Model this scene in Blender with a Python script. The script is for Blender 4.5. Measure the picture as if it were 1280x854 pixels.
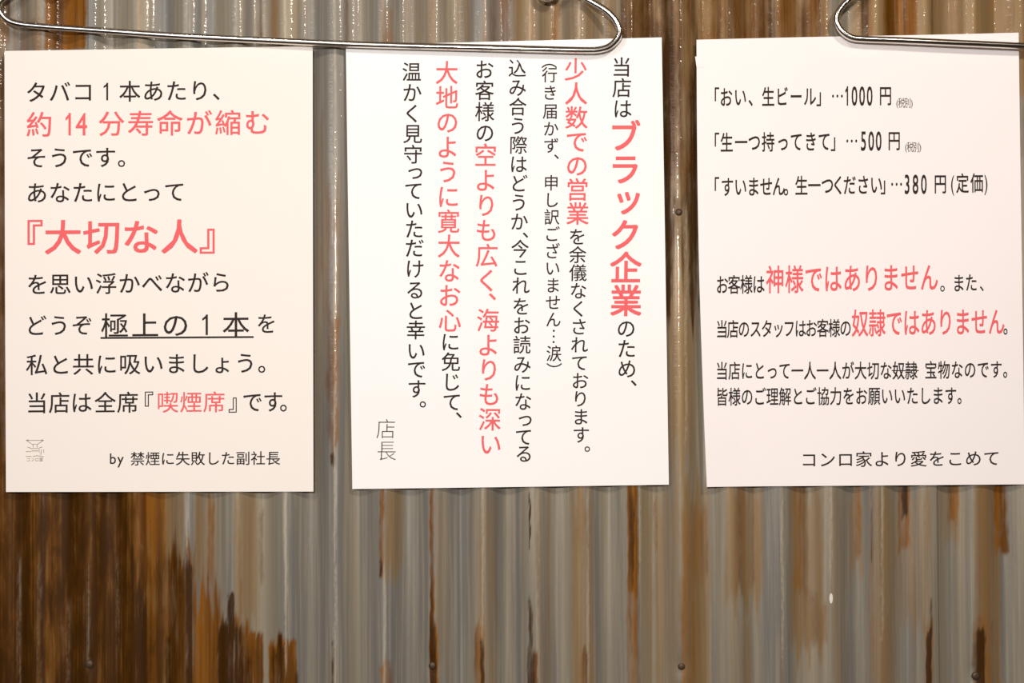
import bpy, bmesh, math, random
import numpy as np
from mathutils import Matrix, Vector

for o in list(bpy.data.objects):
    bpy.data.objects.remove(o)
C = bpy.context.scene.collection
R = math.radians

# ------------------------------------------------------------------ camera
F = 1600.0                      # focal length in pixels of the 1280 px frame
DIST = 0.866                    # metres from the wall plane
cam_d = bpy.data.cameras.new('camera')
cam_d.sensor_width = 36.0
cam_d.lens = 36.0 * F / 1280.0
cam_d.clip_start = 0.01
cam = bpy.data.objects.new('camera', cam_d)
C.objects.link(cam)
CAM_M = Matrix.Translation((0, -DIST, 0)) @ Matrix.Rotation(R(90 + 0.96), 4, 'X') @ Matrix.Rotation(R(-0.26), 4, 'Z')
cam.matrix_world = CAM_M
bpy.context.scene.camera = cam

# ------------------------------------------------------------------ light, world, exposure
sc = bpy.context.scene
sc.view_settings.view_transform = 'Standard'
sc.view_settings.look = 'None'
sc.view_settings.gamma = 1.0
sc.view_settings.use_curve_mapping = False
sc.view_settings.exposure = 0.0

world = bpy.data.worlds.new('room_air')
sc.world = world
world.use_nodes = True
bg = world.node_tree.nodes['Background']
bg.inputs['Color'].default_value = (1.0, 0.86, 0.70, 1)
bg.inputs['Strength'].default_value = 0.35


def area(name, loc, target, sx, sy, power, col):
    d = bpy.data.lights.new(name, 'AREA')
    d.shape = 'RECTANGLE'
    d.size, d.size_y, d.energy, d.color = sx, sy, power, col
    o = bpy.data.objects.new(name, d)
    o.location = loc
    o.rotation_euler = (Vector(target) - Vector(loc)).to_track_quat('-Z', 'Y').to_euler()
    C.objects.link(o)
    return o


area('ceiling_lamp_left', (-0.42, -1.10, 0.80), (-0.10, 0, 0.0), 0.14, 0.14, 3.5, (1.0, 0.93, 0.86))
area('ceiling_lamp_right', (0.50, -1.10, 0.70), (0.05, 0, 0.0), 0.12, 0.12, 6.0, (1.0, 0.88, 0.76))
area('wall_lamp', (-0.10, -1.25, 0.20), (0, 0, 0.0), 0.05, 0.05, 9.8, (1.0, 0.95, 0.90))
area('room_fill', (-0.95, -1.7, 0.35), (0, 0, 0), 0.7, 0.5, 6.0, (0.93, 0.94, 1.0))






# ------------------------------------------------------------------ helpers
M3 = CAM_M.to_3x3()
CO = CAM_M.translation


def at(px, py, y=0.0):
    """point on the vertical plane at depth y, given where it appears in the 1280x854 frame"""
    d = M3 @ Vector(((px - 640) / F, -(py - 427) / F, -1.0))
    t = (y - CO.y) / d.y
    return CO + d * t


INV = np.array(CAM_M.inverted())


def to_px(x, y, z):
    """world arrays -> frame pixels (used once, to lay the stains and painted shading out on the sheets)"""
    a = INV[0, 0] * x + INV[0, 1] * y + INV[0, 2] * z + INV[0, 3]
    b = INV[1, 0] * x + INV[1, 1] * y + INV[1, 2] * z + INV[1, 3]
    c = INV[2, 0] * x + INV[2, 1] * y + INV[2, 2] * z + INV[2, 3]
    return 640 + F * a / -c, 427 - F * b / -c


def link(name, mesh, mat=None, parent=None):
    o = bpy.data.objects.new(name, mesh)
    C.objects.link(o)
    if mat is not None:
        mesh.materials.clear()
        mesh.materials.append(mat)
    if parent is not None:
        o.parent = parent
    return o


def tag(o, label=None, cat=None, group=None, kind=None):
    if label:
        o['label'] = label
    if cat:
        o['category'] = cat
    if group:
        o['group'] = group
    if kind:
        o['kind'] = kind
    return o


def empty(name, loc=(0, 0, 0)):
    o = bpy.data.objects.new(name, None)
    o.location = loc
    C.objects.link(o)
    return o


def new_mat(name):
    m = bpy.data.materials.new(name)
    m.use_nodes = True
    nt = m.node_tree
    return m, nt, nt.nodes, nt.links, nt.nodes['Principled BSDF']


def lin(r, g, b):
    f = lambda c: (c / 255 / 12.92) if c / 255 <= 0.04045 else ((c / 255 + 0.055) / 1.055) ** 2.4
    return (f(r), f(g), f(b), 1.0)


# ------------------------------------------------------------------ materials
def sheet_material():
    m, nt, N, L, P = new_mat('weathered_zinc')
    tc = N.new('ShaderNodeTexCoord')

    def streak(sx, sz, detail=4, seed=0.0, rough=0.6, dist=0.0):
        mp = N.new('ShaderNodeMapping')
        mp.inputs['Scale'].default_value = (sx, 0.0, sz)
        mp.inputs['Location'].default_value = (seed, seed * 0.7, seed * 1.3)
        L.new(tc.outputs['Object'], mp.inputs['Vector'])
        n = N.new('ShaderNodeTexNoise')
        n.inputs['Scale'].default_value = 1.0
        n.inputs['Detail'].default_value = detail
        n.inputs['Roughness'].default_value = rough
        n.inputs['Distortion'].default_value = dist
        L.new(mp.outputs['Vector'], n.inputs['Vector'])
        return n.outputs['Fac']

    def math_(op, a, b=None, c=None, clamp=False):
        n = N.new('ShaderNodeMath')
        n.operation = op
        n.use_clamp = clamp
        for i, v in enumerate((a, b, c)):
            if v is None:
                continue
            if isinstance(v, (int, float)):
                n.inputs[i].default_value = v
            else:
                L.new(v, n.inputs[i])
        return n.outputs[0]

    def ramp(v, lo, hi, smooth=True):
        n = N.new('ShaderNodeMapRange')
        n.interpolation_type = 'SMOOTHSTEP' if smooth else 'LINEAR'
        n.inputs['From Min'].default_value = lo
        n.inputs['From Max'].default_value = hi
        L.new(v, n.inputs['Value'])
        return n.outputs['Result']

    def mix(f, a, b):
        n = N.new('ShaderNodeMix')
        n.data_type = 'RGBA'
        L.new(f, n.inputs['Factor'])
        for k, v in ((6, a), (7, b)):
            if isinstance(v, tuple):
                n.inputs[k].default_value = v
            else:
                L.new(v, n.inputs[k])
        return n.outputs[2]

    def attr(name):
        n = N.new('ShaderNodeAttribute')
        n.attribute_name = name
        return n.outputs['Fac']

    fine = streak(420, 7, 5, 3.1)
    mid = streak(150, 2.5, 4, 9.7)
    broad = streak(45, 1.2, 3, 17.3)
    grit = streak(700, 260, 3, 5.5)
    patch = streak(120, 28, 4, 23.0, 0.6, 0.4)
    # bare zinc: blue-grey to warm grey in vertical streaks
    col = mix(ramp(broad, 0.35, 0.65), lin(112, 110, 105), lin(140, 130, 112))
    col = mix(math_('MULTIPLY', ramp(fine, 0.42, 0.70), 0.55), col, lin(158, 147, 128))
    # tan film of old rust
    tan = math_('ADD', attr('tan'), math_('MULTIPLY', math_('SUBTRACT', mid, 0.5), 0.9))
    tan = math_('MULTIPLY', ramp(tan, 0.12, 0.75), 0.85)
    col = mix(tan, col, mix(fine, lin(120, 90, 48), lin(148, 118, 74)))
    # orange rust
    o = attr('rust')
    o2 = math_('ADD', o, math_('MULTIPLY', math_('SUBTRACT', fine, 0.5), math_('MULTIPLY', o, 1.6)))
    o2 = math_('ADD', o2, math_('MULTIPLY', math_('SUBTRACT', patch, 0.5), math_('MULTIPLY', o, 1.5)))
    orange = ramp(o2, 0.12, 0.95)
    col = mix(orange, col, mix(ramp(mid, 0.35, 0.65), lin(84, 48, 6), lin(136, 86, 26)))
    # dark scale, plus shade painted in along the second gap's poster edges
    d = attr('scale')
    d2 = math_('ADD', d, math_('MULTIPLY', math_('SUBTRACT', fine, 0.5), math_('MULTIPLY', d, 1.7)))
    d2 = math_('ADD', d2, math_('MULTIPLY', math_('SUBTRACT', patch, 0.5), math_('MULTIPLY', d, 1.6)))
    dark = ramp(d2, 0.15, 0.85)
    col = mix(math_('MULTIPLY', dark, 0.93), col, mix(fine, lin(34, 17, 2), lin(68, 40, 8)))
    # sparse dark pits
    pits = math_('MULTIPLY', ramp(grit, 0.66, 0.74), ramp(attr('pits'), 0.2, 0.9))
    col = mix(math_('MULTIPLY', pits, 0.8), col, lin(52, 34, 20))
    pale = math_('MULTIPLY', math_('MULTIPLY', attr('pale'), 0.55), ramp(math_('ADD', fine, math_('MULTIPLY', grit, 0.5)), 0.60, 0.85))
    col = mix(pale, col, lin(190, 178, 158))  # ridge wear and painted highlight share this light tone
    L.new(col, P.inputs['Base Color'])
    # metal shows where it is clean
    clean = math_('SUBTRACT', 1.0, math_('MAXIMUM', orange, dark), clamp=True)
    L.new(math_('MULTIPLY_ADD', clean, 0.10, 0.04), P.inputs['Metallic'])
    ro = math_('MULTIPLY_ADD', math_('SUBTRACT', 1.0, clean), 0.06, 0.42)
    L.new(math_('ADD', ro, math_('MULTIPLY', math_('SUBTRACT', fine, 0.5), 0.12)), P.inputs['Roughness'])
    L.new(math_('MULTIPLY_ADD', clean, 0.20, 0.12), P.inputs['Specular IOR Level'])
    L.new(math_('MULTIPLY_ADD', clean, 0.22, 0.16), P.inputs['Coat Weight'])
    P.inputs['Coat Roughness'].default_value = 0.045
    b = N.new('ShaderNodeBump')
    b.inputs['Strength'].default_value = 0.25
    b.inputs['Distance'].default_value = 0.0004
    h = math_('ADD', math_('MULTIPLY', fine, 0.5), math_('MULTIPLY', streak(520, 150, 3, 1.0), 0.9))
    L.new(h, b.inputs['Height'])
    L.new(b.outputs['Normal'], P.inputs['Normal'])
    b2 = N.new('ShaderNodeBump')
    b2.inputs['Strength'].default_value = 1.0
    b2.inputs['Distance'].default_value = 0.00022
    L.new(streak(90, 420, 2, 2.0), b2.inputs['Height'])
    L.new(b2.outputs['Normal'], P.inputs['Coat Normal'])
    return m


def simple(name, col, rough=0.6, metal=0.0, noise=None, amount=0.1, bump=0.0, spec=0.5):
    m, nt, N, L, P = new_mat(name)
    P.inputs['Specular IOR Level'].default_value = spec
    P.inputs['Base Color'].default_value = col
    P.inputs['Roughness'].default_value = rough
    P.inputs['Metallic'].default_value = metal
    if noise:
        tc = N.new('ShaderNodeTexCoord')
        n = N.new('ShaderNodeTexNoise')
        n.inputs['Scale'].default_value = noise
        n.inputs['Detail'].default_value = 4
        L.new(tc.outputs['Object'], n.inputs['Vector'])
        mx = N.new('ShaderNodeMix')
        mx.data_type = 'RGBA'
        L.new(n.outputs['Fac'], mx.inputs['Factor'])
        mx.inputs[6].default_value = tuple(c * (1 - amount) for c in col[:3]) + (1,)
        mx.inputs[7].default_value = tuple(min(1, c * (1 + amount)) for c in col[:3]) + (1,)
        L.new(mx.outputs[2], P.inputs['Base Color'])
        if bump:
            b = N.new('ShaderNodeBump')
            b.inputs['Strength'].default_value = bump
            b.inputs['Distance'].default_value = 0.0002
            L.new(n.outputs['Fac'], b.inputs['Height'])
            L.new(b.outputs['Normal'], P.inputs['Normal'])
    return m


M_SHEET = sheet_material()
M_PAPER1 = simple('office_paper_cream', (0.89, 0.82, 0.76, 1), 0.75, 0, 60, 0.01, 0.1)
M_PAPER2 = simple('office_paper_white', (0.92, 0.90, 0.89, 1), 0.75, 0, 60, 0.01, 0.1)
M_PAPER3 = simple('office_paper_pinkish', (0.92, 0.855, 0.845, 1), 0.75, 0, 60, 0.01, 0.1)
M_BLACK = simple('black_toner', (0.026, 0.018, 0.015, 1), 0.7, 0, 900, 0.3, 0, 0.2)
M_FAINT = simple('faint_grey_toner', (0.42, 0.35, 0.28, 1), 0.7, 0, 900, 0.3, 0, 0.2)
M_THIN = simple('thin_grey_toner', (0.09, 0.07, 0.065, 1), 0.7, 0, 900, 0.3, 0, 0.2)
M_RED = simple('coral_red_toner', (0.84, 0.125, 0.135, 1), 0.7, 0, 900, 0.08, 0, 0.3)
M_STEEL = simple('stainless_wire', (0.72, 0.68, 0.62, 1), 0.20, 1.0, 300, 0.05)
M_NAIL = simple('rusty_nail_head', (0.085, 0.055, 0.03, 1), 0.55, 0.5, 1500, 0.5, 0.4)
M_TAPE = simple('white_tape', (0.86, 0.82, 0.80, 1), 0.45, 0, 90, 0.02)
M_CHIP = simple('bare_paint_chip', (0.72, 0.68, 0.60, 1), 0.5, 0, 900, 0.05)
M_WOOD = simple('dark_boards', (0.10, 0.055, 0.028, 1), 0.6, 0, 6, 0.4)
M_PLASTER = simple('warm_plaster', (0.42, 0.34, 0.26, 1), 0.8, 0, 8, 0.1)
M_FLOOR = simple('brown_floor', (0.14, 0.09, 0.06, 1), 0.5, 0, 7, 0.3)

# ------------------------------------------------------------------ room shell behind the camera
def slab(name, lo, hi, mat, kind='structure', parent=None):
    bm = bmesh.new()
    bmesh.ops.create_cube(bm, size=1)
    for v in bm.verts:
        v.co = Vector([(lo[i] + hi[i]) / 2 + v.co[i] * (hi[i] - lo[i]) for i in range(3)])
    me = bpy.data.meshes.new(name)
    bm.to_mesh(me)
    bm.free()
    o = link(name, me, mat, parent)
    if parent is None:
        o['kind'] = kind
    return o


RX, ZF, ZC, YB = 0.93, -1.30, 1.10, -3.2
slab('floor', (-1.6, YB - .1, ZF - .1), (1.6, .12, ZF), M_FLOOR)
slab('ceiling', (-1.6, YB - .1, ZC), (1.6, .12, ZC + .1), M_WOOD)
slab('wall_left', (-1.7, YB - .1, ZF), (-1.6, .12, ZC), M_WOOD)
slab('wall_right', (1.6, YB - .1, ZF), (1.7, .12, ZC), M_WOOD)
slab('wall_front', (-1.6, YB - .1, ZF), (1.6, YB, ZC), M_PLASTER)

# ------------------------------------------------------------------ corrugated wall
PITCH = 61.9 * DIST / F                  # about 33 mm
AMP = 0.0030                             # half of the wave height
X_CREST = at(418, 427).x                 # one crest stands here
wall = empty('wall_back', (0, 0, ZF))
wall['kind'] = 'structure'
tag(wall, 'corrugated metal wall streaked with orange and brown rust')
slab('backing_board', (-1.6, 0.02, ZF), (1.6, 0.12, ZC), M_WOOD, parent=wall).matrix_parent_inverse = wall.matrix_world.inverted()
# fasteners in frame pixels
NAILS = [(849, 265, 2.6), (110.5, 831, 3.2), (540.5, 833, 2.8), (852.5, 834, 2.8), (1221, 846, 3.0)]

# stains, with some painted shade and highlights, as (x0, x1, y0, y1, strength, edge_x, edge_y) in frame pixels, laid onto the sheets
RUST = [
 (396,407,120,360,.36,4,60), (404,428,230,565,.42,6,60),
 (-300,168,560,1400,1.0,12,50), (-300,58,64,600,.6,20,30), (-300,14,-300,64,.6,8,20), (14,56,22,70,.40,6,10),
 (56,109,-300,64,.95,4,2), (163,208,600,1400,.95,9,40), (205,242,690,1400,.85,9,60), (240,276,735,1400,.95,9,60),
 (259,268,612,800,.62,4,25), (272,312,775,1400,.85,6,25), (297,303,660,800,.5,3,25), (310,330,790,1400,.95,4,9),
 (323,330,635,730,.55,3,20), (336,371,800,1400,1.0,4,9), (345,353,790,820,.9,3,7),
 (321,329,-300,52,.55,4,8), (338,347,-300,52,.45,4,8),
 (408,424,385,562,.60,3,30), (421,425,200,520,.35,2,40), (411,419,820,1000,.3,3,15),
 (474,480,560,722,.75,2,12), (480,486,612,690,.4,3,20), (474,492,826,1300,.55,4,14), (430,436,-300,62,.5,3,8),
 (475,491,8,100,.55,4,12), (474,481,-300,60,.4,3,10), (535,544,-300,80,.45,4,10),
 (537,543,560,800,.85,2,20), (537,548,785,1300,.95,2,12),
 (600,645,-300,100,.42,10,10), (625,637,-300,100,.75,4,14), (592,606,782,1300,.62,4,18), (601,605,730,800,.3,2,20),
 (666,673,812,1300,.75,3,14), (688,700,-300,90,.55,4,10), (640,672,-300,90,.3,8,10), (755,768,-300,90,.35,6,10),
 (716,740,560,690,.35,6,40), (725,736,812,1300,.6,4,16),
 (784,798,600,745,1.05,3,14), (783,800,735,1300,.6,3,20), (816,822,622,690,.5,3,14), (830,845,100,320,.38,4,30),
 (852,886,630,730,.44,5,22), (848,870,715,1300,.48,5,16), (878,886,600,735,.3,3,20),
 (872,1036,-300,120,.60,9,10), (775,872,-300,240,.55,9,60),
 (917,932,600,745,.48,4,20), (938,946,600,742,.42,3,20), (922,940,770,1300,.25,6,20),
 (992,1012,600,745,.50,5,16), (1000,1024,740,812,.38,5,12), (1020,1036,752,806,.45,4,14),
 (1068,1077,600,702,.58,3,12), (1086,1093,600,1300,.45,2,40), (1100,1112,770,1300,.40,4,20),
 (1122,1138,600,690,.62,3,14), (1122,1142,640,780,.28,5,20), (1103,1147,-300,100,.80,5,10), (1072,1092,-300,100,.45,4,10),
 (1154,1168,770,1300,.55,3,22), (1184,1198,560,656,.72,3,7), (1218,1244,560,1300,.36,4,40), (1216,1242,770,1300,.6,5,22),
 (1243,1261,560,692,.82,3,10), (1246,1252,690,1300,.36,3,20), (1172,1205,-300,100,.38,5,10), (1230,1300,-300,200,.35,9,10),
]
SCALE_SHADE = [
 (-300,172,560,1400,.66,20,40), (165,245,690,1400,.48,10,50), (-300,60,64,600,.3,10,40), (60,108,-300,64,.25,6,10), (775,872,-300,330,.52,12,120), (872,1036,-300,80,.36,12,10),
 (-300,12,760,1400,.55,8,30), (16,30,600,1400,.66,5,60), (31,46,700,1400,.58,5,50), (62,78,600,700,.35,6,20), (80,94,600,712,.86,5,16),
 (98,108,715,1400,.72,4,30), (48,58,820,1400,.6,4,14), (120,128,700,1400,.35,4,40), (-300,6,64,600,.55,5,30),
 (162,172,680,1400,.72,3,30), (168,184,735,1400,.85,4,24), (184,192,640,720,.3,3,20), (198,206,610,1400,.4,3,60), (205,214,798,1400,.85,4,20),
 (224,232,690,1400,.55,3,25), (232,240,700,1400,.88,2,16), (284,293,742,800,1.0,3,7), (272,302,780,1400,.92,5,18), (298,306,810,1400,.72,4,14),
 (306,316,822,1400,.6,3,10), (276,330,800,1400,.45,14,40), (335,374,815,1400,.4,10,24), (346,352,793,812,.8,2,5), (338,356,806,1400,.66,5,12), (366,374,836,1400,.6,3,8),
 (66,80,-300,52,.45,4,8), (90,97,-300,64,.38,3,8), (106,110,-300,56,.3,2,6), (5,14,-300,30,.5,4,10),
 (414,418,798,1400,.62,1.5,12), (412,418,566,585,.8,1.5,4), (474,478,700,724,.92,1.5,4), (475,477,612,700,.4,1.2,20),
 (538,542,600,780,.5,1.5,30), (538,546,778,1400,.72,2,12), (600,606,798,1400,.62,2,12),
 (660.5,663,618,692,.75,.9,8), (660,666,746,1400,.62,1.5,14), (658,668,812,1400,.72,2,12),
 (786,793,618,738,.66,2,20), (785,790,700,1400,.45,2,30), (797,801,800,1400,.3,2,20),
 (1126,1134,600,650,.85,2.5,9), (1088,1091,600,700,.5,1.5,12), (1158,1165,786,1400,.95,2.5,12), (1162,1166,750,800,.5,1.5,10),
 (1220,1232,786,1400,.95,3,12), (1214,1222,800,838,.5,3,8), (1251,1254,700,1400,.35,1.5,20),
 (1074,1087,-300,80,.55,4,10), (906,918,-300,60,.35,4,8), (960,968,-300,60,.50,3,8), (774,783,-300,60,.48,4,8), (826,839,40,420,.80,4,60),  # last entry: shade beside the middle poster's right edge, painted into the colour
 (861,874,60,400,.75,4,60), (1023,1027,-300,60,.5,2,8), (1163,1166,-300,60,.5,1.5,8), (728,733,-300,30,.2,2,8), (845,872,-300,60,.28,6,10),  # first entry: painted shade along the right poster's left edge
]
TAN = [
 (560,1300,560,1300,.16,60,40),
 (170,178,-300,64,.5,3,8), (240,275,600,735,.45,6,20), (292,325,600,790,.50,6,20), (328,392,-300,70,.25,12,10), (392,425,-300,600,.22,6,40),
 (480,506,600,730,.55,5,20), (500,600,-300,60,.35,20,10), (545,566,600,860,.30,6,30), (598,625,600,1300,.42,5,30), (668,690,600,1300,.35,6,30),
 (714,745,600,1300,.55,6,30), (640,780,-300,80,.5,12,10), (775,1036,-300,120,.72,12,10), (1060,1300,-300,120,.75,14,10),
 (800,816,600,1300,.4,4,30), (818,850,600,1300,.45,5,30), (828,872,60,600,.55,5,60), (852,890,600,1300,.6,5,30), (905,955,600,760,.55,6,20),
 (910,940,760,1300,.35,6,20), (975,985,600,1300,.35,4,20), (986,1030,600,820,.55,6,18), (1040,1058,600,1300,.4,5,30), (1060,1080,600,720,.5,5,20),
 (1092,1120,600,1300,.45,5,30), (1120,1165,600,790,.38,6,20), (1174,1200,560,680,.45,5,14), (1216,1250,560,1300,.55,5,30), (1262,1300,600,1300,.2,5,30),
 (-300,230,560,1400,.7,20,40), (-300,56,-300,64,.35,8,10), (1040,1054,-300,60,.1,4,8),
]
PITS = [(208,216,600,700,.9,4,20), (232,240,612,860,.9,3,20), (1144,1166,625,665,1.0,4,8), (660,668,690,860,.8,3,20), (932,950,-300,60,.9,8,8),
        (866,1036,-300,60,.45,8,10), (630,665,-300,60,.6,8,8), (180,215,620,760,.5,8,20)]

PALE = [(x - 1.2, x + 1.8, y0, y1, s_, 1.5, 30) for (x, y0, y1, s_) in [  # worn pale ridges, with crest highlights painted into the same lines
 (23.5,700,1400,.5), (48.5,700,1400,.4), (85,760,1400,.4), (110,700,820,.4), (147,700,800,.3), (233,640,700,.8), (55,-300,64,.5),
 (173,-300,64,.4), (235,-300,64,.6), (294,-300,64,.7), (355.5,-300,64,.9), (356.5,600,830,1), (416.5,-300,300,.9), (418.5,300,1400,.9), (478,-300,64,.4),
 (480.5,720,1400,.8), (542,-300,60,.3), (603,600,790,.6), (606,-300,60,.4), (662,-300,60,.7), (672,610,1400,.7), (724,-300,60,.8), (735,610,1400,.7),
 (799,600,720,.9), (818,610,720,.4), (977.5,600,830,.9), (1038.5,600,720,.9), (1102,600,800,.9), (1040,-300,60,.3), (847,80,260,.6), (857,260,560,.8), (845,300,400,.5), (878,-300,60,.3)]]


def mask(spec, X, Y, rng, soft=1.0):
    out = np.zeros_like(X)
    wob = np.zeros_like(X)
    for k in range(4):                                  # ragged fingers at the ends of the stains
        f = rng.uniform(.25, 1.3)
        wob += np.sin(X * f + rng.uniform(0, 6.3)) / (1 + k * .5)
    for x0, x1, y0, y1, s, ex, ey in spec:
        xs = X + .5 * np.sin(Y * .045 + x0) + .45 * np.sin(Y * .21 + x1)
        ex, ey = ex * 1.5, ey * soft
        a = np.clip((xs - x0) / ex + .5, 0, 1) * np.clip((x1 - xs) / ex + .5, 0, 1)
        yw = Y + wob * ey * .28
        b = np.clip((yw - y0) / ey + .5, 0, 1) * np.clip((y1 - yw) / ey + .5, 0, 1)
        a = a * a * (3 - 2 * a)
        b = b * b * (3 - 2 * b)
        out = np.maximum(out, s * a * b)
    return out


def sheet_y(x, bias=0.0):
    """wave of the wall: crests towards the camera (negative y)"""
    ph = (x - X_CREST) / PITCH
    k = np.floor(ph + .5)
    ph = ph + 0.035 * np.sin(k * 2.3) * np.sin(ph * math.pi) ** 2
    c = np.cos(2 * math.pi * ph)
    shaped = np.sign(c) * np.abs(c) ** 0.9
    return AMP - AMP * shaped + bias


def corrugated(x0, x1, bias, nail_list, step):
    nx = int((x1 - x0) / step) + 1
    zz = np.arange(-0.62, 0.6201, 0.0045)
    # fine rows only where the camera looks
    zz = np.concatenate([[-1.30, -1.0, -.8], zz, [.8, 1.09]])
    xx = np.linspace(x0, x1, nx)
    X, Z = np.meshgrid(xx, zz)
    Y = sheet_y(X, bias) + 0.0004 * np.sin(Z * 9 + np.floor((X - X_CREST) / PITCH + .5) * 1.7) * np.cos(2 * math.pi * (X - X_CREST) / PITCH)
    Y = Y + 0.00003 * np.sin(X * 900 + 2 * np.sin(Z * 31)) * np.sin(Z * 57 + X * 40)
    for (px, py, r) in nail_list:                       # dimples where the fasteners pull the metal in
        p = at(px, py, 0.0)
        d2 = ((X - p.x) / 0.0042) ** 2 + ((Z - p.z) / 0.0065) ** 2
        Y = Y + 0.0016 * np.exp(-d2)
    PX, PY = to_px(X, Y, Z)
    rng = np.random.RandomState(7)
    verts = np.stack([X.ravel(), Y.ravel(), Z.ravel()], 1).astype(np.float32)
    nz = len(zz)
    i = np.arange(nz - 1)[:, None] * nx + np.arange(nx - 1)[None, :]
    quads = np.stack([i, i + 1, i + nx + 1, i + nx], -1).reshape(-1, 4).astype(np.int32)
    me = bpy.data.meshes.new('corrugated_sheet')
    me.vertices.add(len(verts))
    me.vertices.foreach_set('co', verts.ravel())
    me.loops.add(len(quads) * 4)
    me.loops.foreach_set('vertex_index', quads.ravel())
    me.polygons.add(len(quads))
    me.polygons.foreach_set('loop_start', np.arange(0, len(quads) * 4, 4, dtype=np.int32))
    me.polygons.foreach_set('use_smooth', np.ones(len(quads), dtype=bool))
    me.update(calc_edges=True)
    for nm, spec in (('rust', RUST), ('scale', SCALE_SHADE), ('tan', TAN), ('pits', PITS), ('pale', PALE)):
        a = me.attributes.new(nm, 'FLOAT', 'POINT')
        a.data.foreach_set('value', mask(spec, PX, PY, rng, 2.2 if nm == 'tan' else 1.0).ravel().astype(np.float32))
    o = link('corrugated_sheet', me, M_SHEET, wall)
    o.matrix_parent_inverse = wall.matrix_world.inverted()
    so = o.modifiers.new('thickness', 'SOLIDIFY')
    so.thickness = 0.0005
    so.offset = -1
    return o


bpy.context.view_layer.update()
XS1 = at(109, 427).x
XS2 = at(1171, 427).x
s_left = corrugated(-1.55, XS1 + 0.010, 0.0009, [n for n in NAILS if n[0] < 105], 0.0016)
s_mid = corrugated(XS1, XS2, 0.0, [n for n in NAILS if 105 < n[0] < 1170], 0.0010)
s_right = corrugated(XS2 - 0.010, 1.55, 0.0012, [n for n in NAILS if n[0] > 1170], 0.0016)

for (px, py, r) in NAILS:
    p = at(px, py, 0.0)
    host = s_mid if px < 1170 else s_right
    y = float(sheet_y(np.array([p.x]))[0]) + 0.0012
    rad = r * DIST / F * 2.0 / 1.15
    bm = bmesh.new()
    prof = [(0.0, -0.0009), (rad * .45, -0.0008), (rad * .8, -0.00045), (rad, 0.0001), (rad, 0.0006)]
    rings = []
    for (q, h) in prof[1:]:
        rings.append([bm.verts.new((math.cos(t) * q, h, math.sin(t) * q)) for t in np.linspace(0, 2 * math.pi, 16, endpoint=False)])
    c = bm.verts.new((0, prof[0][1], 0))
    for k in range(16):
        bm.faces.new((c, rings[0][k], rings[0][(k + 1) % 16]))
        for a, b in zip(rings, rings[1:]):
            bm.faces.new((a[k], b[k], b[(k + 1) % 16], a[(k + 1) % 16]))
    bmesh.ops.recalc_face_normals(bm, faces=bm.faces)
    for f in bm.faces:
        f.smooth = True
    me = bpy.data.meshes.new('nail_head')
    bm.to_mesh(me)
    bm.free()
    o = link('nail_head', me, M_NAIL, host)
    o.matrix_parent_inverse = host.matrix_world.inverted() if False else Matrix.Identity(4)
    o.location = (p.x, y, p.z)

# ------------------------------------------------------------------ lettering engine
GC = {}


def glyph(ch, off=0.0):
    if off > 0:                    # heavier print: the outline laid down with small shifts
        co, fs = glyph(ch)
        n = len(co)
        sh = [(off, off), (off, -off), (-off, off), (-off, -off)]
        return np.concatenate([np.c_[co[:, :2] + np.array(d), np.full(n, i * 1.5e-5)] for i, d in enumerate(sh)]), [tuple(k + n * i for k in f) for i in range(4) for f in fs]
    key = (ch, off)
    if key not in GC and ch in '1１':
        cx = 0.26 if ch == '1' else 0.5
        t = 0.085 if ch == '1' else 0.07
        y0, y1 = (0.0, 0.69) if ch == '1' else (-0.01, 0.76)
        co = np.array([(cx, y0), (cx + t, y0), (cx + t, y1), (cx + .005, y1), (cx, y1 - .05), (cx - .12, y1 - .15), (cx - .12, y1 - .22), (cx, y1 - .14)])
        GC[key] = (co, [(0, 1, 2, 3, 4, 7), (4, 5, 6, 7)])
    if key not in GC:
        c = bpy.data.curves.new('t', 'FONT')
        c.body = ch
        c.size = 1
        c.offset = off
        c.resolution_u = 3
        o = bpy.data.objects.new('t', c)
        C.objects.link(o)
        dg = bpy.context.evaluated_depsgraph_get()
        m = bpy.data.meshes.new_from_object(o.evaluated_get(dg))
        n = len(m.vertices)
        co = np.zeros(n * 3, dtype=np.float64)
        m.vertices.foreach_get('co', co)
        co = co.reshape(-1, 3)[:, :2].copy()
        fs = [tuple(p.vertices) for p in m.polygons]
        GC[key] = (co, fs)
        bpy.data.objects.remove(o)
        bpy.data.curves.remove(c)
        bpy.data.meshes.remove(m)
    return GC[key]


SMALL = 'っッょャュョゃゅ'


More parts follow.
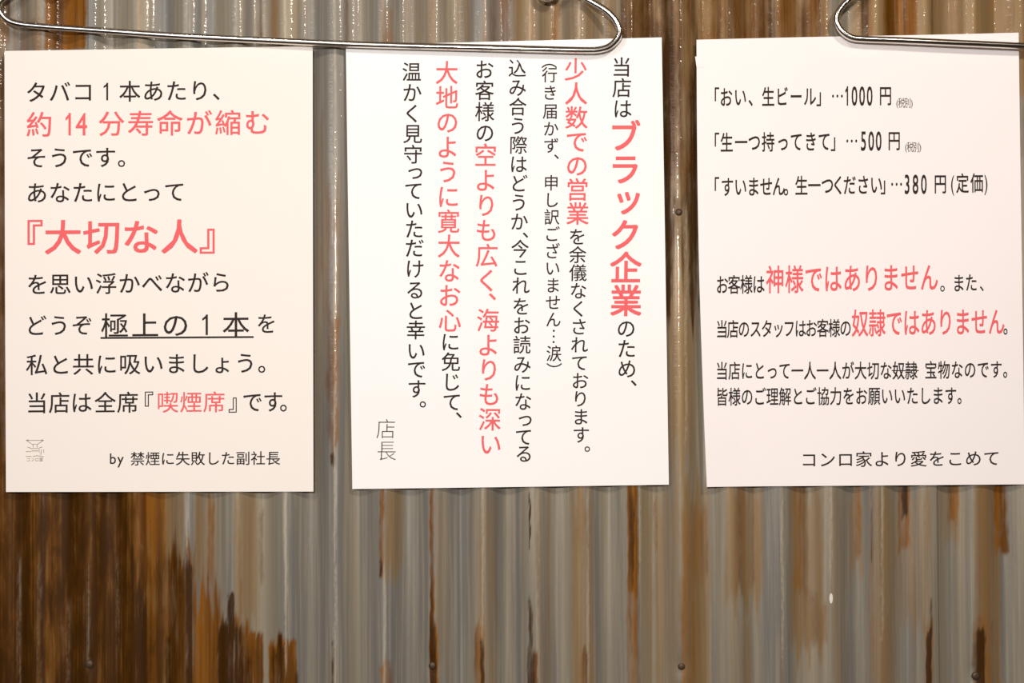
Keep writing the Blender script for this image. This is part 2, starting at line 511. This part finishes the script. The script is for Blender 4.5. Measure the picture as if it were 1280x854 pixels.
class Sheet:
    """a poster: four corners in frame pixels -> a sheet of paper in front of the crests"""
    def __init__(self, name, label, corners, mat, wave, edge=None):
        self.wave = wave
        self.c = corners
        self.Y = -0.0010
        nu, nv = 36, 50
        vs, fs = [], []
        for j in range(nv + 1):
            for i in range(nu + 1):
                u, v = i / nu, j / nv
                tl, tr, br, bl = corners
                px = (tl[0] * (1 - u) + tr[0] * u) * (1 - v) + (bl[0] * (1 - u) + br[0] * u) * v
                py = (tl[1] * (1 - u) + tr[1] * u) * (1 - v) + (bl[1] * (1 - u) + br[1] * u) * v
                if edge:
                    px += edge(v) * max(0, 1 - u * 3)
                p = at(px, py, self.Y)
                vs.append((p.x, self.Y + wave(u, v), p.z))
        for j in range(nv):
            for i in range(nu):
                a = j * (nu + 1) + i
                fs.append((a, a + nu + 1, a + nu + 2, a + 1))
        me = bpy.data.meshes.new(name)
        me.from_pydata(vs, [], fs)
        me.update()
        self.o = link(name, me, mat)
        so = self.o.modifiers.new('thickness', 'SOLIDIFY')
        so.thickness = 0.00015
        so.offset = -1 
        tag(self.o, label, 'poster')

    def uv(self, px, py):
        tl, tr, br, bl = self.c
        v = (py - tl[1]) / (bl[1] - tl[1])
        x0 = tl[0] * (1 - v) + bl[0] * v
        x1 = tr[0] * (1 - v) + br[0] * v
        u = (px - x0) / (x1 - x0)
        y0 = tl[1] * (1 - u) + tr[1] * u
        y1 = bl[1] * (1 - u) + br[1] * u
        return min(max(u, 0), 1), min(max((py - y0) / (y1 - y0), 0), 1)

    def pt(self, px, py, lift=0.00022):
        p = at(px, py, self.Y)
        u, v = self.uv(px, py)
        return (p.x, self.Y + self.wave(u, v) - lift, p.z)

    def build(self, polys, mat, label=None, name='lettering'):
        vs, fs = [], []
        for pts, faces in polys:
            n = len(vs)
            vs += [self.pt(p[0], p[1], 0.0002 + (p[2] if len(p) > 2 else 0)) for p in pts]
            fs += [tuple(n + k for k in f) for f in faces]
        me = bpy.data.meshes.new(name)
        me.from_pydata(vs, [], fs)
        me.update()
        o = link(name, me, mat, self.o)
        tag(o, label)
        return o


def put(ch, cx, cy, w, h, off=0.0, rot=0, slope=0.0, lean=0.0, dx=0.0, dy=0.0):
    co, fs = glyph(ch, off)
    x = co[:, 0] - 0.5 + dx
    y = co[:, 1] - 0.38 + dy
    if ord(ch) < 256:
        x = x + 0.5 - (co[:, 0].min() + co[:, 0].max()) / 2
        y = co[:, 1] - 0.36
    if rot:
        x, y = y, -x
    X = cx + x * w + lean * y * h * -1
    Y = cy - y * h + slope * x * w
    return (list(zip(X, Y, co[:, 2] if co.shape[1] > 2 else 0 * X)), fs)


def hrow(text, xs, ys, w, h, off=0.005, slope=-0.008):
    """horizontal run; xs = (first centre, last centre) or one centre per character"""
    n = len(text)
    if len(xs) != n:
        xs = [xs[0] + (xs[1] - xs[0]) * i / max(1, n - 1) for i in range(n)]
    out = []
    for ch, x in zip(text, xs):
        if ch == ' ':
            continue
        y = ys[0] if len(ys) == 1 else ys[0] + (ys[1] - ys[0]) * (x - xs[0]) / max(1e-6, xs[-1] - xs[0])
        dy = 0.0
        if ch == '…':
            dy = 0.33
        out.append(put(ch, x, y, w, h, off, slope=slope, dy=dy))
    return out


def vcol(text, ys, xs, w, h, off=0.005, lean=0.016):
    n = len(text)
    if len(ys) != n:
        ys = [ys[0] + (ys[1] - ys[0]) * i / max(1, n - 1) for i in range(n)]
    out = []
    for ch, y in zip(text, ys):
        if ch == ' ':
            continue
        x = xs[0] + (xs[1] - xs[0]) * (y - ys[0]) / max(1e-6, ys[-1] - ys[0]) if len(xs) > 1 else xs[0]
        if ch in '（）…':
            out.append(put(ch, x, y, w, h, off, rot=1, lean=-lean, dy=0.33 if ch == '…' else 0))
        elif ch in SMALL:
            out.append(put(ch, x, y, w, h, off, lean=-lean, dx=0.09, dy=0.09))
        else:
            out.append(put(ch, x, y, w, h, off, lean=-lean))
    return out


def ink(ch, x, y, w, h, off=0.005):
    """a punctuation mark centred on its own ink"""
    co, fs = glyph(ch, off)
    mx = (co[:, 0].min() + co[:, 0].max()) / 2
    my = (co[:, 1].min() + co[:, 1].max()) / 2
    return (list(zip(x + (co[:, 0] - mx) * w, y - (co[:, 1] - my) * h, co[:, 2] if co.shape[1] > 2 else 0 * co[:, 0])), fs)


def stroke(x0, y0, x1, y1, t):
    n = 12
    pts, fs = [], []
    dx, dy = x1 - x0, y1 - y0
    l = math.hypot(dx, dy)
    nx_, ny_ = -dy / l * t / 2, dx / l * t / 2
    for i in range(n + 1):
        a = i / n
        pts += [(x0 + dx * a + nx_, y0 + dy * a + ny_), (x0 + dx * a - nx_, y0 + dy * a - ny_)]
    for i in range(n):
        fs.append((2 * i, 2 * i + 1, 2 * i + 3, 2 * i + 2))
    return (pts, fs)


# ------------------------------------------------------------------ poster 1 (left)
def z1(v):
    return [a / 2.669 for a in v] if isinstance(v, (list, tuple)) else v / 2.669


A = Sheet('paper_poster', 'cream paper notice about smoking, one big red line in corner brackets, logo at its foot',
          ((6, 64), (391, 58), (392, 614.5), (8, 615)), M_PAPER1,
          lambda u, v: -0.0006 - 0.0005 * math.sin(u * 7 + 1) * math.sin(v * 3) - 0.0004 * max(0, v - .93) * 8 * (.5 + .5 * math.sin(u * 5)))
A.build(hrow('タバコ１本あたり、', z1((123, 745)), (115.6, 113), 28, 28), M_BLACK)
A.build(hrow('約', z1((133, 134)), (155.8,), 34, 33.5, .006) + hrow('14', z1((229, 273)), (155.0,), 30, 40, .006)
        + hrow('分寿命が縮む', z1((373, 859)), (154.6, 153.2), 34, 33.5, .006), M_RED, 'coral red lettering')
A.build(hrow('そうです。', z1((124, 429)), (197.5, 196.5), 28, 28), M_BLACK)
A.build(hrow('あなたにとって', z1((125, 583)), (241.3, 239.7), 28, 28), M_BLACK)
A.build(hrow('『大切な人』', z1((83, 728)), (297, 295.4), 48, 45.5, .012), M_RED, 'large coral red lettering')
A.build(hrow('を思い浮かべながら', z1((127, 737)), (355.6, 353), 28, 28), M_BLACK)
A.build(hrow('どうぞ', z1((122, 276)), (407, 406.4), 27.5, 28), M_BLACK)
A.build(hrow('極上の１本', z1((384, 788)), (407, 405.6), 35.5, 33, .004) + [stroke(126, 422.6, 317.4, 421.4, 2.3)], M_BLACK,
        'larger underlined lettering')
A.build(hrow('を', z1((890, 891)), (404.6,), 26, 27), M_BLACK)
A.build(hrow('私と共に吸いましょう。', z1((125, 897)), (456, 453.6), 28, 28), M_BLACK)
A.build(hrow('当店は全席『', z1((125, 200, 273, 352, 427, 477)), (503.6, 502.8), 27.5, 28) + hrow('』です。', z1((797, 843, 912, 968)), (502.6, 502), 26.5, 28), M_BLACK)
A.build(hrow('喫煙席', z1((560, 715)), (502.8, 502.4), 28.5, 28, .003), M_RED, 'coral red lettering')
A.build(hrow('by', z1((378, 403)), (573,), 18, 19) + hrow('禁煙に失敗した副社長', z1((460, 912)), (573.4, 572.6), 18.6, 18.3), M_BLACK)
logo = [stroke(33, 550.4, 55.5, 550.4, .9), stroke(34, 550.4, 36.4, 550.4, 2), stroke(52.4, 550.4, 54.8, 550.4, 2),
        stroke(35, 551.5, 40, 554.6, .8), stroke(53.4, 551.5, 48, 555, .8), stroke(40, 555.3, 48, 555.3, .7), stroke(42, 555, 42, 559.4, .8),
        stroke(47, 555, 47, 559.4, .8), stroke(35, 558.8, 39, 560, .8), stroke(53.6, 558.6, 49, 560, .8), stroke(38.5, 560.6, 49, 560.6, .8),
        stroke(40, 563.6, 48.5, 563.6, 1), stroke(33, 564.4, 39.5, 564.4, .8), stroke(49.5, 561, 49.8, 566, .7), stroke(52.6, 562, 51.5, 568.6, .9),
        stroke(55.3, 561.6, 55.3, 566, .7), stroke(33, 570.3, 40, 570.3, .8), stroke(41.5, 570.6, 47, 569.6, .8), stroke(47, 569.6, 55.5, 570.8, .8)]
logo += hrow('コンロ家', (36, 41.6, 47, 52.2), (574.4,), 5, 5.4, .01)
A.build(logo, M_FAINT, 'small faint grey stove logo', 'logo')

# ------------------------------------------------------------------ poster 2 (middle)
B = Sheet('paper_poster', 'white paper notice with vertical black and red columns of writing',
          ((432.5, 57), (827, 47), (836, 606), (440.5, 611.5)), M_PAPER2,
          lambda u, v: -0.0006 - 0.0006 * math.sin(u * 5 + 2) * math.sin(v * 4) - 0.0004 * max(0, v - .94) * 8 * (.5 + .5 * math.sin(u * 8)))
K = 2.6698


def zx(*v):
    return [420 + a / K for a in v]


B.build(vcol('当店は', (84, 136), (776.8, 778), 25, 26), M_BLACK)
B.build(vcol('ブラック企業', (170.5, 375.6), (780.6, 782.4), 40.5, 41.5, .016), M_RED, 'large bold coral red lettering')
B.build(vcol('のため', (410.5, 461), (782.6, 783.6), 25, 25.5) + [ink('、', 792, 479, 25, 25)], M_BLACK)
B.build(vcol('少人数での営業', (87, 267), (719.8, 722), 29.3, 30, .008), M_RED, 'coral red lettering')
B.build(vcol('を余儀なくされております', (296, 543.5), (721.6, 726.2), 22.6, 22.6) + [ink('。', 734, 561.4, 22, 22)], M_BLACK)
B.build(vcol('（行き届かず', (76, 93.6, 116, 139.2, 161, 182), (686.6, 689), 20, 20.5) + [ink('、', 695.6, 196, 20, 20)]
        + vcol('申し訳ございません…涙', (228.6, 442), (689, 692.4), 20, 21) + vcol('）', (463,), (692.6,), 20, 20), M_BLACK, 'smaller lettering in round brackets')
B.build(vcol('込み合う際はどうか', (85.6, 277), (646.6, 649), 23.2, 24) + [ink('、', 656.8, 294, 23, 23)]
        + vcol('今これをお読みになってる', (311, 334, 357, 383, 407, 431, 455.4, 478.4, 502, 525, 546, 567), (650, 655), 23.2, 24), M_BLACK)
B.build(vcol('お客様の', (87, 166), (605.4, 606.2), 25, 26), M_BLACK)
B.build(vcol('空よりも広く', (194, 350.6), (607, 609), 29.5, 31, .006) + [ink('、', 615.5, 371, 30, 30, .006)]
        + vcol('海よりも深い', (400.4, 555), (610, 613), 29.5, 31, .006), M_RED, 'coral red lettering')
B.build(vcol('大地のように寛大なお心', (91, 400.6), (558.6, 562.3), 29.5, 31, .006), M_RED, 'coral red lettering')
B.build(vcol('に免じて', (427.4, 502.4), (563, 565), 25, 25.4) + [ink('、', 573.6, 519, 25, 25)], M_BLACK)
B.build(vcol('温かく見守っていただけると幸いです', (90, 116, 142, 167.4, 193.2, 216, 238.6, 262.4, 286.5, 310, 336, 362.5, 388.5, 412.6, 438.6, 461.4, 486),
        (514.8, 521), 25, 25.4) + [ink('。', 528.6, 505.6, 25, 25)], M_BLACK)
B.build(vcol('店長', (536, 563.3), (482.6, 483.4), 26, 27, -.013), M_THIN, 'thin grey lettering')

# ------------------------------------------------------------------ poster 3 (right)
D = Sheet('paper_poster', 'pinkish white paper price notice with narrow writing and two red phrases',
          ((870.5, 50), (1273, 41), (1280.5, 605.5), (883, 608.5)), M_PAPER3,
          lambda u, v: -0.0006 - 0.0007 * math.sin(u * 6) * math.sin(v * 5 + 1) - 0.002 * max(0, .12 - u) * 8 * max(0, v - .3) - 0.0003 * max(0, v - .94) * 8,
          edge=lambda v: -3.2 * math.sin(v * math.pi) ** 1)


def yx(*v):
    return [850 + a / K for a in v]


B3, S3 = 16.6, 26


def tiny(x0, x1, y):
    c = [x0 + (x1 - x0) * k for k in (.07, .32, .69, .94)]
    return hrow('(', [c[0]], (y,), 10, 12, 0) + hrow('税別', (c[1], c[2]), (y, y), 8.8, 13.5, 0) + hrow(')', [c[3]], (y,), 10, 12, 0)


def yen_line(ch, xs, y0, y1):
    return hrow(ch, yx(*xs), (y0, y1), B3, S3, .011)


# brackets: the ink of the opening one sits at the right of its cell, of the closing one at the left
D.build(yen_line('「おい、生ビール」…', (109, 153, 200, 248, 293, 339, 386, 432, 475, 524), 122, 120.6) + hrow('1000', yx(555, 581, 606.5, 632), (119.8,), 15.5, 34, .012)
        + yen_line('円', (685, 686), 119.6, 119.6), M_BLACK)
D.build(tiny(*yx(721, 776), 128.6), M_THIN, 'tiny thin lettering in brackets')
D.build(yen_line('「生一つ持ってきて」…', (109, 155, 203, 247, 293, 342, 387, 435, 480, 523, 572), 178.6, 176.6) + hrow('500', yx(611, 637, 662), (176,), 15.5, 34, .012)
        + yen_line('円', (714, 715), 175.8, 175.8), M_BLACK)
D.build(tiny(*yx(750, 804), 183.8), M_THIN, 'tiny thin lettering in brackets')
D.build(yen_line('「すいません。', (109, 157, 201, 244, 287, 328, 366), 234, 233) + yen_line('生一つください」…', (404, 447, 491, 527, 565, 610, 654, 690, 722), 232.2, 230.6)
        + hrow('380', yx(757, 785, 813), (230,), 15.5, 34, .012) + yen_line('円', (868, 869), 229.8, 229.8) + hrow('(', yx(909), (228.6,), 15, 27)
        + yen_line('定価', (942, 990), 229.2, 228.8) + hrow(')', yx(1020), (228,), 15, 27), M_BLACK)
D.build(hrow('お客様は', yx(140, 180, 221, 262), (356, 355.4), 16.2, 25, .009), M_BLACK)
D.build(hrow('神様ではありません', yx(317, 830), (349.4, 346.6), 23.6, 37, .010), M_RED, 'tall coral red lettering')
D.build([ink('。', yx(874)[0], 361, 18, 24)] + hrow('また', yx(928, 970), (354, 353.4), 16, 24, .009) + [ink('、', yx(1005)[0], 361, 16, 22)], M_BLACK)
D.build(hrow('当店のスタッフはお客様の', yx(139, 176, 213, 252, 290, 328, 364, 402, 438, 476, 514, 552), (411.4, 410), 15.2, 24, .009), M_BLACK)
D.build(hrow('奴隷ではありません', yx(600, 1054), (404, 402), 21.6, 36, .010), M_RED, 'tall coral red lettering')
D.build([ink('。', yx(1084)[0], 414.6, 16, 24, .009)], M_BLACK)
D.build(hrow('当店にとって一人一人が大切な奴隷', yx(139, 770), (463.6, 463.2), 15.8, 24, .009)
        + [stroke(yx(705)[0], 463.4, yx(795)[0], 463.2, 1.2)] + hrow('宝物なのです。', yx(835, 1096), (462.6, 461.6), 15.8, 24, .009), M_BLACK)
D.build(hrow('皆様のご理解とご協力をお願いいたします。', yx(139, 943), (496, 494.4), 15.8, 24, .009), M_BLACK)
D.build(hrow('コンロ家より愛をこめて', yx(430, 1038), (574.6, 572.6), 22, 21), M_BLACK)
tp = D.build([([(868.6, 71), (880, 70.8), (881, 84), (870.6, 85)], [(0, 3, 2, 1)])], M_PAPER3, 'white tape stub poking past the edge', 'adhesive_tape')


# ------------------------------------------------------------------ wire hangers
def tube(name, pts, rad, mat, parent=None, res=10):
    cu = bpy.data.curves.new(name, 'CURVE')
    cu.dimensions = '3D'
    sp = cu.splines.new('POLY')
    sp.points.add(len(pts) - 1)
    for p, q in zip(sp.points, pts):
        p.co = (q[0], q[1], q[2], 1)
    cu.bevel_depth = rad
    cu.bevel_resolution = 3
    cu.use_fill_caps = True
    t = bpy.data.objects.new('t', cu)
    C.objects.link(t)
    dg = bpy.context.evaluated_depsgraph_get()
    me = bpy.data.meshes.new_from_object(t.evaluated_get(dg))
    bpy.data.objects.remove(t)
    me.name = name
    for p in me.polygons:
        p.use_smooth = True
    return link(name, me, mat, parent)


def smooth(ctrl, n=14):
    """Catmull-Rom through the control points"""
    out = []
    P = [ctrl[0]] + list(ctrl) + [ctrl[-1]]
    for i in range(1, len(P) - 2):
        p0, p1, p2, p3 = [np.array(q, float) for q in P[i - 1:i + 3]]
        for k in range(n):
            t = k / n
            out.append(.5 * ((2 * p1) + (p2 - p0) * t + (2 * p0 - 5 * p1 + 4 * p2 - p3) * t * t + (-p0 + 3 * p1 - 3 * p2 + p3) * t ** 3))
    out.append(np.array(ctrl[-1], float))
    return out


YH = -0.0078


def hanger(label, pix, neck, depth, parent_name='clothes_hanger'):
    n0 = at(neck[0], neck[1], YH)
    root = empty(parent_name, n0)
    tag(root, label, 'hanger', 'stainless wire hangers on the wall')
    bpy.context.view_layer.update()
    inv = root.matrix_world.inverted()

    def w(l):
        r = []
        for q in l:
            p = at(q[0], q[1], depth(q[0]) + (q[2] if len(q) > 2 else 0))
            r.append(inv @ p)
        return r
    loop = tube('wire_frame', w(smooth(pix)), 0.00225, M_STEEL, root)
    nx_, ny_ = neck
    tw = [(nx_ + 5 * math.cos(t), ny_ - 38 + 40 * t / 19, 0.0027 * math.sin(t)) for t in np.linspace(0, 19, 90)]
    tube('twisted_neck', w(tw), 0.0016, M_STEEL, root)
    hk = [(nx_, ny_ + 2)] + [(nx_, ny_ - 60)] + [(nx_ - 38 * math.cos(t) + 38 - 38, ny_ - 100 - 38 * math.sin(t)) for t in np.linspace(-.9, 3.5, 16)][::-1][0:0]
    hk += [(nx_ + 30, ny_ - 80), (nx_ + 42, ny_ - 115), (nx_ + 22, ny_ - 150), (nx_ - 18, ny_ - 152), (nx_ - 42, ny_ - 120), (nx_ - 38, ny_ - 98)]
    tube('hook', w(smooth(hk)), 0.00215, M_STEEL, root)
    # the nail it hangs from
    p = at(nx_ - 2, ny_ - 144, 0)
    bm = bmesh.new()
    bmesh.ops.create_cone(bm, segments=12, radius1=.0022, radius2=.0022, depth=.026, cap_ends=True, matrix=Matrix.Translation((0, -.004, 0)) @ Matrix.Rotation(R(90), 4, 'X'))
    bmesh.ops.create_cone(bm, segments=16, radius1=.005, radius2=.004, depth=.0016, cap_ends=True, matrix=Matrix.Translation((0, -.0145, 0)) @ Matrix.Rotation(R(90), 4, 'X'))
    me = bpy.data.meshes.new('wall_nail')
    bm.to_mesh(me)
    bm.free()
    nl = link('wall_nail', me, M_NAIL)
    nl.location = p
    return root, nl


def hanger_path(xl, yl, xr, yr, cx, cy):
    """frame outline in pixels, clockwise from the neck: right arm, right bend, bar, left bend, left arm"""
    return None


# left hanger: neck above the frame, bar running across the tops of two posters
left_pix = [(392, -196), (430, -182), (520, -128), (610, -66), (655, -34), (668, -22), (674, -6), (683, -1.5), (692, -5), (698, -14), (708, -14), (722, -7), (737, 1), (757, 13),
            (768, 24), (774, 36), (773.5, 45), (768, 53), (760, 59), (748, 62.2), (735, 62.8), (700, 62.2), (600, 59.6), (500, 57.2), (430, 55), (330, 50.5),
            (220, 45), (120, 38), (50, 33), (24, 30), (10, 25), (1, 16), (-1.5, 6), (2, 0), (14, -9), (45, -22), (54, -24), (58, -12), (66, -8), (75, -14), (80, -32),
            (120, -50), (220, -108), (330, -168), (378, -194), (392, -197)]
h1, n1 = hanger('shiny wire hanger lying over the tops of the left and middle posters', left_pix, (388, -196), lambda x: -0.0040 - 0.0035 * min(1, max(0, x / 775)))
n1['label'] = 'nail above the wire hanger that spans two posters'
n1['category'] = 'nail'
right_pix = [(1432, -190), (1390, -176), (1300, -128), (1215, -76), (1160, -50), (1148, -30), (1139, -22), (1130, -28), (1124, -40), (1112, -34), (1080, -12), (1061, 0), (1051, 10),
             (1046, 20), (1046, 28), (1050, 36), (1057, 43), (1066, 47.5), (1080, 49), (1120, 50.5), (1200, 54), (1280, 57.6), (1400, 63), (1600, 72), (1760, 79), (1800, 80),
             (1816, 74), (1822, 62), (1816, 48), (1790, 32), (1754, 12), (1744, 22), (1734, 22), (1726, 8), (1716, -10), (1640, -54), (1540, -118), (1480, -158), (1440, -184), (1432, -191)]
h2, n2 = hanger('shiny wire hanger bending over the top edge of the right poster', right_pix, (1434, -190), lambda x: -0.0075)
n2['label'] = 'nail above the wire hanger at the right poster'
n2['category'] = 'nail'

# small light chip on the sheet below the right poster
cp = []
for t in np.linspace(0, 2 * math.pi, 14, endpoint=False):
    p = at(1038.6 + 2.2 * math.cos(t), 748 + 6.5 * math.sin(t), 0)
    cp.append((p.x, float(sheet_y(np.array([p.x]))[0]) - 0.0006, p.z))
me = bpy.data.meshes.new('paint_chip')
me.from_pydata(cp, [], [tuple(range(14))])
o = link('paint_chip', me, M_CHIP, s_mid)
